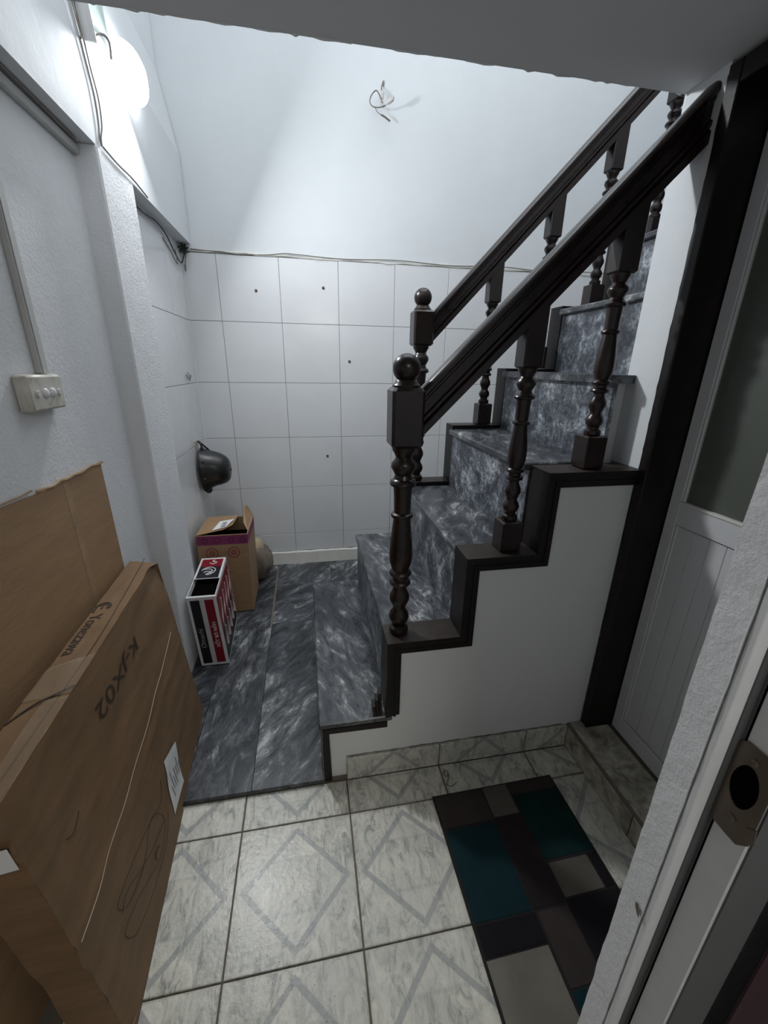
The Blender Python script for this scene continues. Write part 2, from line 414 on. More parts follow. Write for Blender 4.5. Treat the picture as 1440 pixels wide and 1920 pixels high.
# chipped paint flakes along the slab edge
bm = B(); x = -.8; pts = []
while x < 1.16:
    pts.append((x, YC - .001, CE + .002 + random.uniform(-.002, .001))); x += random.uniform(.01, .03)
add_tube(bm, pts, [random.choice((.001, .0015, .0025, .003, .0055)) for _ in pts], 5); mk('paint_edge', bm, WHITE, ce)
box('wall_front_upper', (-1.0, XE, YC - .12, YC - .001, CE + .15, TOP), WHITE, kind='structure', label='white wall above the low slab')
box('wall_stair', (XR, XE, YS + .001, YC, 1.297, TOP), WHITE, kind='structure', label='white wall strip where the handrail ends')
box('wall_stair_lower', (XR + .02, XE, YS + .01, YC - .045, -.05, 1.297), WHITE, kind='structure', label='white wall under the stairs')
box('wall_right_end', (XE, XE + .1, YC - .1, YB + .1, -.05, TOP), WHITE, kind='structure', label='white end wall up the stairs')
box('ceiling_upper', (-1.0, XE + .1, YC - .12, YB + .1, TOP, TOP + .1), WHITE, kind='structure', label='white ceiling of the upper stairwell')
# right wall above and beside the inner door, dark room beyond
box('wall_right', (XR + .004, XR + .12, -2.0, .33, -.05, CE), WHITE, kind='structure', label='white right wall beyond the door')
box('wall_outer', (XR + .5, XR + .6, -2.0, YS, -.05, CE), plain('unlit_room_paint', (.25, .25, .25)), kind='structure', label='wall of the room behind the door')
box('ceiling_outer', (XR + .12, XR + .6, -2.0, YS, CE, CE + .15), CEIL, kind='structure', label='ceiling of the room behind the door')
box('floor_outer', (XR + .12, XR + .6, -2.0, YS, -.05, .1), GROUT, kind='structure', label='floor of the room behind the door')
box('wall_rear', (-1.0, XR + .6, -2.1, -2.0, -.05, CE), WHITE, kind='structure', label='white wall behind the viewer')

# threshold step in front of the inner door
ts = box('trim_2', (1.102, 1.40, -2.0, 1.254, -.02, .116), GROUT, kind='structure', label='tiled threshold step below the white door')
for y0, y1 in ((.85, 1.254), (.445, .845), (.04, .44), (-.365, .035), (-.77, -.37)):
    box('tile', (1.096, 1.103, y0, y1, .001, .113), STILE, ts, bev=.0012)
for y0, y1 in ((.80, 1.253), (.395, .795), (-.01, .39), (-.415, -.015)):
    box('tile', (1.1065, 1.272, y0, y1, .1165, .1225), STILE, ts, bev=.0012)

box('joint_line', (1.0945, 1.106, -1.0, 1.253, .1135, .1222), GROUT, ts)
# ------------------------------------------------------------------ inner door on the right
XD = 1.285
dr = empty('door_1', (1.23, .79, .122), kind='structure', label='white half-glazed double door in dark frame')
def frame_board(name, a, mat=TRIM):
    bm = B(); add_box(bm, *a, bev=.003); return mk(name, bm, mat, dr)
frame_board('frame_post', (XR - .008, XD + .02, 1.212, 1.2535, .1235, 2.409))
frame_board('frame_post', (XR - .008, XD + .02, .33, .372, .1235, 2.409))
frame_board('frame_head', (XR - .008, XD + .02, .373, 1.211, 2.352, 2.409))
# ragged paint lines beside the frame
bm = B(); pts = [(XR - .001, 1.2545 + random.uniform(-.001, .003), .14 + k * .03) for k in range(76)]
add_tube(bm, pts, [random.uniform(.001, .0035) for _ in pts], 5); mk('paint_line', bm, TRIM, dr)
for y0, y1 in ((.794, 1.209), (.375, .788)):
    lf = empty('door_leaf', (XD, (y0 + y1) / 2, .126), parent=dr)
    z0, z1 = .127, 2.348
    bm = B(); st = .046
    add_box(bm, XD, XD + .03, y0, y0 + st, z0, z1, bev=.003); add_box(bm, XD, XD + .03, y1 - st, y1, z0, z1, bev=.003)
    add_box(bm, XD, XD + .03, y0 + st, y1 - st, z0, z0 + .075, bev=.002); add_box(bm, XD, XD + .03, y0 + st, y1 - st, 1.112, 1.19, bev=.002)
    add_box(bm, XD, XD + .03, y0 + st, y1 - st, 2.27, z1, bev=.002)
    mk('leaf_frame', bm, GREYP, lf)
    n = 5; wd = (y1 - y0 - 2 * st - .02) / n
    for k in range(n):
        a = y0 + st + .01 + k * wd
        box('panel_board', (XD + .008, XD + .018, a + .0006, a + wd - .0006, .205, 1.108), GREYP, lf, bev=.0014)
    bm = B()
    for a, b in ((y0 + st, y0 + st + .011), (y1 - st - .011, y1 - st)): add_box(bm, XD + .003, XD + .02, a, b, .203, 1.111, bev=.003)
    for a, b in ((y0 + st, y0 + st + .010), (y1 - st - .010, y1 - st)): add_box(bm, XD + .002, XD + .02, a, b, 1.191, 2.269, bev=.003)
    mk('glazing_bead', bm, PVC, lf)
    box('window_sill_bead', (XD - .004, XD + .02, y0 + st - .002, y1 - st + .002, 1.189, 1.199), SKIRT, lf, bev=.002)
    box('glass_pane', (XD + .011, XD + .016, y0 + st + .008, y1 - st - .008, 1.197, 2.265), GLASS, lf)

# ------------------------------------------------------------------ near doorway post with strike plate
wn = empty('wall_near', (.8, .31, 0), kind='structure', label='plastered wall end beside the near doorway')
bm = B(); add_box(bm, .45, XR, .2925, .330, .0, CE)
bmesh.ops.subdivide_edges(bm, edges=[e for e in bm.edges if abs(e.verts[0].co.z - e.verts[1].co.z) > 1], cuts=110)
for v in bm.verts:
    if v.co.x < .5:
        v.co.x += noise.noise(v.co * 23) * .0022; v.co.y += noise.noise(v.co * 31 + Vector((7, 0, 0))) * (.0012)
mk('plaster_end', bm, ROUGHW, wn)
bm = B(); decal(bm, (.4478, .3015, .884), (0, -1, 0), (0, 0, 1), [(-.003, .006), (.002, .009), (.007, .0), (.009, -.012), (.004, -.009), (-.001, -.002)], .0008); mk('paint_chip', bm, METAL, wn)
d2 = empty('door_2', (.5, .26, 0), kind='structure', label='white near door frame with metal strike plate')
box('frame_stop', (.4515, .482, .282, .2905, .001, 2.2), JAMBP, d2, bev=.001)
box('frame_post', (.482, .556, .236, .2905, .001, 2.2), JAMBP, d2, bev=.002)
box('frame_shade_strip', (.4806, .4822, .2775, .2818, .001, 2.2), SHADE_GREY, d2)  # dark strips painted in for the shadow band beside the stop
box('frame_shade_strip', (.4700, .4818, .2800, .2819, .001, 2.2), SHADE_GREY, d2)
box('frame_groove', (.4808, .4822, .2745, .2765, .001, 2.2), BLACK, d2)
box('frame_side_shade', (.484, .555, .2335, .2358, .001, 2.2), SHADE_GREY, d2)  # dark colour paints the unlit side of the frame
# strike plate: plate with an eye-shaped hole, a rolled lip and two screws
def strike():
    rt = empty('strike_plate', (.48, .255, 1.15), parent=d2, label='worn brass strike plate with dark latch hole')
    zc = 1.176; yc = .2600
    out = [(-.0225, -.058), (-.016, -.066), (.012, -.066), (.0185, -.058), (.0195, -.030), (.0195, .046), (.014, .055), (-.016, .055), (-.0225, .048)]
    N = 32; bm = B(); oi = []; ii = []
    per = []
    for k in range(N):
        a = 2 * math.pi * k / N; dx_, dz_ = math.cos(a), math.sin(a)
        tb = 1e9
        for q in range(len(out)):
            (ax, az), (bx, bz) = out[q], out[(q + 1) % len(out)]
            ex, ez = bx - ax, bz - az; det = dx_ * (-ez) + ex * dz_
            if abs(det) < 1e-12: continue
            t = (ax * (-ez) + ex * az) / det; u_ = (dx_ * az - dz_ * ax) / det
            if t > 0 and -1e-6 <= u_ <= 1 + 1e-6: tb = min(tb, t)
        per.append((dx_ * tb, dz_ * tb))
    for x_ in (.4785, .4805):
        ro = [bm.verts.new((x_, yc + p[0] * 1.12, zc + p[1] * 1.1)) for p in per]
        ri = [bm.verts.new((x_ + (.0 if x_ > .479 else .0), yc - .001 + .0152 * math.cos(2 * math.pi * k / N), zc + .004 + .031 * math.copysign(abs(math.sin(2 * math.pi * k / N)) ** 1.1, math.sin(2 * math.pi * k / N)))) for k in range(N)]
        oi.append(ro); ii.append(ri)
        for k in range(N): bm.faces.new((ro[k], ro[(k + 1) % N], ri[(k + 1) % N], ri[k]))
    for k in range(N):
        j = (k + 1) % N; bm.faces.new((oi[0][k], oi[0][j], oi[1][j], oi[1][k])); bm.faces.new((ii[0][k], ii[0][j], ii[1][j], ii[1][k]))
    mk('plate', bm, METAL, rt)
    bm = B(); add_poly(bm, [(yc - .001 + .0156 * math.cos(a), zc + .004 + .0315 * math.sin(a)) for a in [2 * math.pi * k / 20 for k in range(20)]], .4800, .4812, axis=0); mk('latch_hole', bm, BLACK, rt)
    bm = B(); add_poly(bm, [(.233, 1.145), (.243, 1.137), (.243, 1.125), (.236, 1.118), (.230, 1.125)], .4775, .4795, axis=0)
    mk('lip', bm, METAL, rt)
    for dz in (-.045, .043):
        bm = B(); add_lathe(bm, 0, 0, [(.0045, 0), (.0045, .0012), (.002, .0022)], 12)
        for v in bm.verts: v.co = Vector((.4788 - v.co.z, yc + v.co.x - .002, zc + dz + v.co.y))
        mk('screw', bm, METAL, rt)
strike()
# maroon curtain hanging in the near room, at the right
bm = B(); N = 26; z0_, z1_ = .02, 2.2; vs0 = []; vs1 = []
for k in range(N):
    x_ = .575 + .02 * k; y_ = .222 + .009 * math.sin(k * 1.25)
    vs0.append((x_, y_))
loop = vs0 + [(a, b - .003) for a, b in vs0[::-1]]
for i in range(N - 1):
    q = [vs0[i], vs0[i + 1], (vs0[i + 1][0], vs0[i + 1][1] - .003), (vs0[i][0], vs0[i][1] - .003)]
    add_poly(bm, q, z0_, z1_, axis=2)
bmesh.ops.remove_doubles(bm, verts=bm.verts, dist=1e-5)
mk('curtain', bm, MAROON, label='dark maroon cloth at the bottom right behind the door frame', cat='curtain', smooth=True)

# ------------------------------------------------------------------ staircase
st = empty('staircase', (.6, 1.8, ZM), label='dog-leg concrete staircase clad in grey marble with dark moulded edges', cat='staircase')
NX = [0, .0, .272, .548, .80, 1.085, 1.372, 1.655, 1.94, 2.225, 2.51]; NZ = [0, .31, .65, .98, 1.305, 1.615, 1.93, 2.25, 2.575, 2.9, 3.22]
YN, YF = 1.362, 2.215
for k in range(1, 10):
    y0, y1 = YN, YF
    if k == 1: y0, y1 = 1.247, 2.375
    if k == 2: y1 = 2.33
    if k >= 5: y0 = YC + .001
    xa, xb = NX[k], NX[k + 1] + (.0 if k < 10 else 0)
    bm = B()
    if k == 5: add_poly(bm, [(xa - .022, YN), (XR - .002, YN), (XR - .002, y0), (xb + .01, y0), (xb + .01, y1), (xa - .022, y1)], NZ[k] - .028, NZ[k], axis=2)
    else: add_box(bm, xa - .012 * (k < 4) - .022 * (k >= 4), xb + .010, y0, y1, NZ[k] - .028, NZ[k], bev=.005)
    if k == 5: y0 = YN
    mk('tread', bm, MARBLE, st, origin=((xa + xb) / 2, 1.8, NZ[k]), smooth=False)
    zb = NZ[k - 1] if k > 1 else ZM
    bm = B(); add_box(bm, xa, xa + .018, y0 + (.03 if k == 1 else 0), y1 - .002, zb + .0005, NZ[k] - .0285)
    mk('riser', bm, MARBLE_R, st, origin=(xa, 1.8, zb))
# plastered core below the steps
bm = B()
pl = [(.02, ZM)]
for k in range(1, 10): pl += [(NX[k] + .019, (NZ[k - 1] if k > 1 else ZM)), (NX[k] + .019, NZ[k] - .0285)]
pl = pl[1:] + [(2.5, 2.87), (2.5, 2.4), (.95, ZM)]
add_poly(bm, pl, YC + .001, 2.20)
mk('core', bm, STAIRW, st)
# near string wall
poly = [(.012, -.0), (.012, .281), (.272, .281), (.272, .635), (.553, .635), (.553, .962), (.822, .962), (.822, 1.272), (XR - .009, 1.272), (XR - .009, 0)]
bm = B(); add_poly(bm, poly, YS, YN - .004); 
mk('string_wall', bm, STAIRW, st, label='white plastered stepped side wall of the stair')
def band(bm, P, d1, d2, y0, y1):
    A = [(x + d1, z - d1) for x, z in P]; C = [(x + d2, z - d2) for x, z in P]
    # ends keep their own line
    A[0] = (A[0][0], P[0][1]); C[0] = (C[0][0], P[0][1]); A[-1] = (P[-1][0], A[-1][1]); C[-1] = (P[-1][0], C[-1][1])
    for i in range(len(P) - 1):
        q = [A[i], A[i + 1], C[i + 1], C[i]]
        add_poly(bm, q, y0, y1)
def moulding(P, ya, yb, sgn, seglist=None):
    for i in range(len(P) - 1):
        bm = B(); 
        for d1, d2, pr in ((0, .018, .0), (.018, .032, .005), (.032, .040, .001), (.040, .056, .009)):
            # mitred piece between corner i and i+1
            def off(j, d): 
                x, z = P[j]
                if j == 0: return (x + d, z) if P[1][0] == P[0][0] else (x, z - d)
                if j == len(P) - 1: return (x + d, z) if P[-2][0] == P[-1][0] else (x, z - d)
                return (x + d, z - d)
            q = [off(i, d1), off(i + 1, d1), off(i + 1, d2), off(i, d2)]
            if sgn > 0: add_poly(bm, q, ya + pr, yb if d1 == 0 else ya + .03)
            else: add_poly(bm, q, ya + pr * .6, yb - pr * .3)
        mk('edge_moulding', bm, TRIM, st)
Pn = [(.254, .313), (.254, .665), (.536, .665), (.536, .992), (.806, .992), (.806, 1.297), (XR - .002, 1.297)]
moulding(Pn, 1.236, YN - .001, 1)
# slim dark edging below the lowest tread
bm = B()
q = [(.002, .003), (.002, .281), (.25, .281), (.25, .258), (.028, .258), (.034, .003)]
add_poly(bm, q[:2] + [(.028, .258), (.034, .003)], 1.2465, YS + .01); add_poly(bm, [(.002, .281), (.262, .281), (.262, .254), (.028, .258)], 1.2465, YS + .01)
mk('edge_moulding', bm, TRIM, st)
# little stack of wooden strips in the corner of the second riser
for k in range(3):
    bm = B(); add_box(bm, .205 + k * .013, .216 + k * .013, 1.250, 1.29, .3105, .365 + .03 * k, bev=.001)
    for v in bm.verts: v.co.x += (v.co.z - .31) * -.05
    mk('wood_strip', bm, TRIM, st, label='short wooden strip in the corner')
# far string moulding
Pf = [(.575, .652), (.575, 1.003), (.800, 1.003), (.800, 1.325), (1.083, 1.325), (1.083, 1.63), (1.368, 1.63), (1.368, 1.948), (1.652, 1.948), (1.652, 2.27), (1.937, 2.27), (1.937, 2.595), (2.22, 2.595)]
moulding(Pf, 2.2155, 2.325, -1)
bm = B(); pf = [(.62, .66), (.62, .955), (.86, .955), (.86, 1.28), (1.14, 1.28), (1.14, 1.585), (1.425, 1.585), (1.425, 1.90), (1.71, 1.90), (1.71, 2.22), (2.0, 2.22), (2.0, 2.5), (2.2, 2.5), (2.2, 2.2), (1.0, .65)]
add_poly(bm, pf, 2.222, 2.318); mk('far_string', bm, STAIRW, st)
# skirting tiles along the string wall
bs = empty('baseboard_stair', (.6, 1.25, 0), kind='structure', label='cream patterned skirting tiles under the white stair wall')
for a, b in ((.095, .4925), (.4925, .8925), (.8925, 1.094)):
    bm = B(); add_box(bm, a + .001, b - .001, 1.2425, 1.2548, .002, .116, bev=.0015)
    cx = a + .2 if a > .1 else b - .2
    o = mk('tile', bm, FTILE, bs, origin=(cx, 1.243, -.05))
    # the pattern lies in the tile's own plane: turn the mesh so its local XY is the face
    for v in o.data.vertices: x, y, z = v.co; v.co = (x, z, -y)
    o.rotation_euler = (math.radians(90), 0, 0)
bm = B(); pts = [(.095 + k * .02, 1.2535, .119 + random.uniform(-.001, .002)) for k in range(50)]
add_tube(bm, pts, [random.uniform(.0008, .003) for _ in pts], 5); mk('grime_line', bm, GROUT, bs)

# ------------------------------------------------------------------ balustrades
def chamf_block(bm, cx, cy, h, z0, z1, ch=.008, taper=.012, slope=None):
    k = h - ch
    def ring(hh, kk, z): return [bm.verts.new((cx + a, cy + b, z)) for a, b in ((hh, -kk), (hh, kk), (kk, hh), (-kk, hh), (-hh, kk), (-hh, -kk), (-kk, -hh), (kk, -hh))]
    R_ = [ring(h * .82, k * .82, z0), ring(h, k, z0 + taper), ring(h, k, z1 - taper), ring(h * .82, k * .82, z1)]
    if slope is not None:
        R_ = [R_[0], R_[1], ring(h, k, z1)]
        for v in R_[2]: v.co.z += slope * (v.co.x - cx)
    for a, b in zip(R_, R_[1:]):
        for i in range(8): bm.faces.new((a[i], a[(i + 1) % 8], b[(i + 1) % 8], b[i]))
    bm.faces.new(R_[0][::-1]); bm.faces.new(R_[-1])
TURN = [(0, .72), (.015, .80), (.035, .76), (.045, .55), (.06, .55), (.075, .72), (.10, .82), (.125, .72), (.14, .55), (.155, .50), (.175, .62), (.205, .80), (.23, .76), (.255, .58), (.275, .50), (.285, .52),
        (.293, .78), (.303, .84), (.313, .78), (.32, .60), (.338, .60), (.346, .82), (.356, .88), (.366, .82), (.374, .66), (.385, .70), (.42, .86), (.46, .90), (.52, .85), (.60, .72), (.655, .64),
        (.66, .80), (.668, .84), (.676, .80), (.682, .62), (.75, .64), (.80, .69), (.812, .70), (.818, .92), (.83, .98), (.842, .90), (.85, .70), (.868, .60), (.885, .74), (.905, .90), (.925, .86), (.94, .66), (.952, .58), (.97, .70), (.985, .84), (1.0, .86)]
def turned(bm, cx, cy, r, z0, z1, seg=20):
    # the profile is smoothed by subdividing between its points
    add_lathe(bm, cx, cy, [(r * q, z0 + (z1 - z0) * t) for t, q in TURN], seg)
def newel(parent, cx, cy, zb, h, r, zt0, zt1, ztop, **kw):
    nw = empty('newel_post', (cx, cy, zb), parent=parent)
    bm = B(); turned(bm, cx, cy, r, zb, zt0); mk('turned_shaft', bm, WOOD, nw, smooth=True)
    bm = B(); chamf_block(bm, cx, cy, h, zt0, zt1, .009, .010); mk('square_block', bm, WOOD, nw)
    rb = r * .93; c = ztop - rb
    pr = [(h * .82, zt1), (h * .84, zt1 + .006), (h * .70, zt1 + .014), (h * .66, zt1 + .020), (h * .5, zt1 + .026)]
    a = -55
    while a <= 90:
        pr.append((max(.001, rb * math.cos(math.radians(a))), c + rb * math.sin(math.radians(a)))); a += 12
    bm = B(); add_lathe(bm, cx, cy, pr, 28); mk('ball_finial', bm, WOOD, nw, smooth=True)
def baluster(parent, cx, cy, zb, ztop, r, hb, slope):
    b = empty('baluster', (cx, cy, zb), parent=parent)
    H = ztop - zb
    bm = B(); chamf_block(bm, cx, cy, hb, zb, zb + .115, .003, .004); mk('base_block', bm, WOOD, b)
    bm = B(); turned(bm, cx, cy, r, zb + .115, ztop - .15, 18); mk('turned_shaft', bm, WOOD, b, smooth=True)
    bm = B(); chamf_block(bm, cx, cy, min(hb * .88, .0335), ztop - .15, ztop + .006, .004, .006, slope); mk('top_block', bm, WOOD, b)
def rail(parent, cy, x0, z0, x1, z1, th):
    """dz offsets from the top line; profile as (y, -dz)"""
    prof = [(-.014, 0), (-.027, .006), (-.034, .016), (-.034, .028), (-.026, .036), (-.026, .044), (-.022, .050), (-.022, th - .062), (-.031, th - .056), (-.031, th - .044), (-.025, th - .038), (-.034, th - .030), (-.034, th), ]
    prof = prof + [(-a, b) for a, b in prof[::-1]]
    bm = B(); A = [bm.verts.new((x0, cy + a, z0 - b)) for a, b in prof]; C = [bm.verts.new((x1, cy + a, z1 - b)) for a, b in prof]
    n = len(prof); bm.faces.new(A); bm.faces.new(C[::-1])
    for i in range(n): bm.faces.new((A[i], A[(i + 1) % n], C[(i + 1) % n], C[i]))
    mk('handrail', bm, WOOD, parent, smooth=True)
yn = 1.308; s = yn / 1.33
nr = empty('balustrade', (.7, yn, .665), label='near dark wooden stair balustrade with ball-topped newel and thick handrail', cat='railing')
def nzt(x): return 1.635 + ((1.578 + 1.02 * (x / s - .374)) - 1.635) * s
newel(nr, .310, yn, .666, .0515, .047, 1.385, 1.572, 1.672)
rail(nr, yn, .345, nzt(.345), XR - .001, nzt(XR), .150)
for x, zb in ((.715, .993), (.992, 1.298)): baluster(nr, x, yn, zb, nzt(x) - .150, .036, .039, 1.02)
yf = 2.27
fr = empty('balustrade', (1.2, yf, 1.003), label='far dark wooden stair balustrade in front of the tiled wall', cat='railing')
def fzt(x): return 1.912 + 1.06 * (x - .68)
newel(fr, .612, yf, 1.004, .053, .049, 1.735, 1.905, 2.01)
rail(fr, yf, .65, fzt(.65), 2.35, fzt(2.35), .140)
for x, zb in ((.992, 1.326), (1.285, 1.631), (1.57, 1.949), (1.855, 2.271), (2.13, 2.596)): baluster(fr, x, yf, zb, fzt(x) - .140, .036, .039, 1.06)

# ------------------------------------------------------------------ ceiling-side lamp and wires
lp = empty('wall_lamp', (-.70, 2.45, 2.72), label='glowing white oval bulkhead lamp high on the left wall', cat='lamp')
def dome(bm, c, rx, ry, rz, x0, n=28, m=9, sq=2.6, tilt=0):
    rings = []
    for i in range(m + 1):
        t = i / m; f = math.cos(t * math.pi / 2) ** .6 if i < m else 0.02
        ring = []
        for k in range(n):
            a = 2 * math.pi * k / n; ca, sa = math.cos(a), math.sin(a)
            q = (abs(ca) ** sq + abs(sa) ** sq) ** (-1 / sq)
            ring.append(bm.verts.new((x0 + rx * math.sin(t * math.pi / 2), c[1] + ry * f * q * ca, c[2] + rz * f * q * sa)))
        rings.append(ring)
    for a, b in zip(rings, rings[1:]):
        for k in range(n): bm.faces.new((a[k], a[(k + 1) % n], b[(k + 1) % n], b[k]))
    bm.faces.new(rings[0][::-1]); bm.faces.new(rings[-1])
LC = (-.69, 2.44, 2.79)
bm = B(); dome(bm, LC, .03, .135, .115, LC[0] - .03, sq=3); mk('base', bm, WHITEP, lp, smooth=True)
bm = B(); dome(bm, LC, .075, .112, .092, LC[0] - .004, sq=3); mk('diffuser', bm, EMIS, lp, smooth=True)

lamp_light = area_light('lamp_light', (-.600, 2.44, 2.79), (.45, 1.97, 2.24), .17, .15, 25, (.95, .98, 1), 'ELLIPSE')
cw = empty('cable_run', (-.69, 2.0, 2.37), label='two loose grey wires hanging down the white beam by the lamp', cat='cable')
def wx(z): return -.690 if z < 2.83 else -.69 - (z - 2.83) * .19
tube('wire', [(wx(z), y, z) for y, z in ((1.985, 2.80), (1.99, 2.74), (2.01, 2.68), (2.02, 2.66), (2.035, 2.60), (2.06, 2.53), (2.05, 2.45), (2.02, 2.40), (2.015, 2.372))], .0028, WIREG, cw, 6, 5)
tube('wire', [(wx(z), y, z) for y, z in ((1.965, 2.80), (1.975, 2.73), (2.00, 2.665), (1.985, 2.655), (2.0, 2.61), (2.02, 2.54), (2.02, 2.45), (2.005, 2.39), (2.01, 2.37))], .0022, WIREG, cw, 6, 5)
tube('wire', [(-.688, 2.02, 2.372), (-.687, 2.14, 2.366), (-.688, 2.3, 2.372), (-.690, 2.48, 2.363)], .0035, WIREG, cw, 6, 5)
pc = empty('conduit', (-.69, 2.05, 2.66), label='short white curved pipe above the lamp', cat='pipe')
tube('pipe', [(-.664, 1.955, 2.92), (-.664, 1.962, 2.82), (-.664, 1.985, 2.73), (-.666, 2.01, 2.66)], .020, PVC, pc, 12, 5)
tube('wire_tail', [(-.66, 2.02, 2.68), (-.64, 2.06, 2.71), (-.635, 2.10, 2.71), (-.64, 2.11, 2.67)], .004, WIREG, pc, 6, 5)
bm = B(); add_poly(bm, [(2.0, 3.0), (2.01, 2.745), (2.225, 2.783), (2.245, 2.80), (2.235, 2.87), (2.25, 3.0)], -.694, -.680, axis=0)
mk('cover_plate', bm, plain('pale_cyan_plastic', (.55, .68, .64), .4), label='pale greenish plastic cover above the lamp, cut by the ceiling edge', cat='cover')
# surface trunking on the left wall
tr = empty('trunking', (XL, 1.44, 1.6), label='grey-white cable trunking running down the left wall to the switch', cat='trunking')
box('vertical_channel', (XL, XL + .018, 1.418, 1.452, 1.598, 2.318), TRUNK, tr, bev=.002)
box('lid', (XL + .0182, XL + .0205, 1.422, 1.448, 1.598, 2.318), TRUNK, tr, bev=.001)
t2 = empty('trunking', (XL, 1.6, 2.32), label='horizontal grey-white trunking tucked under the left beam', cat='trunking')
box('horizontal_channel', (XL, XL + .022, -.2, 1.962, 2.322, 2.350), TRUNK, t2, bev=.003)
tube('cable_in_corner', [(XL + .03, y, 2.354 + .002 * math.sin(y * 9)) for y in [0 + .12 * k for k in range(17)]], .004, WIREG, t2, 6)
# switch plate
sp = empty('switch_plate', (XL, 1.385, 1.497), label='yellowed cream double switch on the left wall', cat='switch')
bm = B(); add_box(bm, XL, XL + .038, 1.300, 1.472, 1.497, 1.597, bev=.006)
for v in bm.verts:
    if v.co.x > XL + .02: v.co.y = 1.386 + (v.co.y - 1.386) * .96; v.co.z = 1.547 + (v.co.z - 1.547) * .95
mk('housing', bm, SWITCH, sp, smooth=True)
for i, y in enumerate((1.335, 1.372, 1.407, 1.440)):
    big = i in (1, 2); r = .0135 if big else .0095
    bm = B(); add_lathe(bm, 0, 0, [(r, 0), (r, .003), (r * .9, .006), (r * .55, .009 if big else .006)], 18)
    for v in bm.verts: v.co = Vector((XL + .0375 + v.co.z, y + v.co.x * .8, 1.546 + v.co.y))
    mk('rocker_button' if big else 'screw_cap', bm, WHITEP if big else PVC, sp, smooth=True)
# niche wires and the dark corner hole
nwz = empty('cable_run', (XL, 3.0, 2.3), label='tangled black wires along the niche top', cat='cable')
tube('wire', [(XL + .012, 2.32, 2.345), (XL + .014, 2.6, 2.335), (XL + .02, 2.78, 2.345), (XL + .018, 2.95, 2.33), (XL + .02, 3.08, 2.27), (XL + .022, 3.2, 2.235), (XL + .03, 3.25, 2.28), (XL + .05, 3.265, 2.33)], .004, WIREB, nwz, 6, 5)
tube('wire', [(XL + .012, 2.9, 2.30), (XL + .015, 3.0, 2.265), (XL + .02, 3.06, 2.225), (XL + .02, 3.12, 2.215), (XL + .02, 3.1, 2.29)], .003, WIREG, nwz, 6, 5)
tube('wire', [(XL + .05, 3.268, 2.33), (XL + .035, 3.266, 2.26), (XL + .03, 3.264, 2.20), (XL + .025, 3.26, 2.24)], .003, WIREG, nwz, 6, 5)
bm = B()
for k in range(7):
    a = k * .9; add_tube(bm, [(-.735, 3.262, 2.338), (-.735 + .022 * math.cos(a), 3.255, 2.330 + .026 * math.sin(a)), (-.735 + .036 * math.cos(a + .3), 3.25, 2.325 + .036 * math.sin(a + .3))], [.008, .006, .002], 6)
mk('cut_wire_ends', bm, WIREB, nwz)
ln = [(-.70 + .1 * k, YB - .004, 2.333 - .006 * math.sin(k * .8) - (.012 if 2 < k < 6 else 0)) for k in range(34)]
tube('cable_run', ln, .003, WIREG, None, 6, 3, label='thin grey wire running along the top of the wall tiles', cat='cable')
# wire stub hanging on the back wall
hw = empty('wire_stub', (.56, YB, 3.2), label='broken light-fitting wires sticking out of the white back wall', cat='wire')
bm = B(); add_lathe(bm, 0, 0, [(.016, 0), (.014, .003), (.006, .004)], 9)
for v in bm.verts: v.co = Vector((.566 + v.co.x * .7, YB + .007 - v.co.z, 3.295 + v.co.y * 1.4 + v.co.x))
mk('hole', bm, WIREG, hw)
tube('white_sleeve', [(.566, YB + .004, 3.285), (.562, YB - .02, 3.25), (.555, YB - .03, 3.215), (.55, YB - .035, 3.195)], [.004] * 5 + [.010] * 7 + [.007] * 4, WIREW, hw, 8, 5)
tube('wire', [(.56, YB - .03, 3.19), (.535, YB - .05, 3.22), (.515, YB - .05, 3.238), (.488, YB - .05, 3.215), (.475, YB - .055, 3.18), (.49, YB - .06, 3.155), (.53, YB - .065, 3.15), (.57, YB - .075, 3.16)], .0035, WIREG, hw, 6, 5)
tube('wire', [(.505, YB - .055, 3.155), (.53, YB - .05, 3.13), (.57, YB - .04, 3.12), (.61, YB - .03, 3.105)], [.002] * 8 + [.0055] * 8, WIREG, hw, 6, 5)
tube('connector', [(.555, YB - .06, 3.155), (.585, YB - .085, 3.17), (.612, YB - .10, 3.185), (.605, YB - .10, 3.20)], [.005] * 5 + [.012] * 5 + [.009] * 6, WIREW, hw, 8, 5)
# small hook left on the niche tiles
hk = empty('wall_hook', (XL + .01, 3.03, 1.53), label='small bent wire hook on the niche tiles above the helmet', cat='hook')
tube('stem', [(XL + .006, 3.04, 1.575), (XL + .02, 3.04, 1.56), (XL + .02, 3.035, 1.52)], .003, WIREG, hk, 6)
tube('prong', [(XL + .016, 2.975, 1.56), (XL + .018, 3.035, 1.53), (XL + .016, 3.10, 1.555)], .003, WIREG, hk, 6, 4)

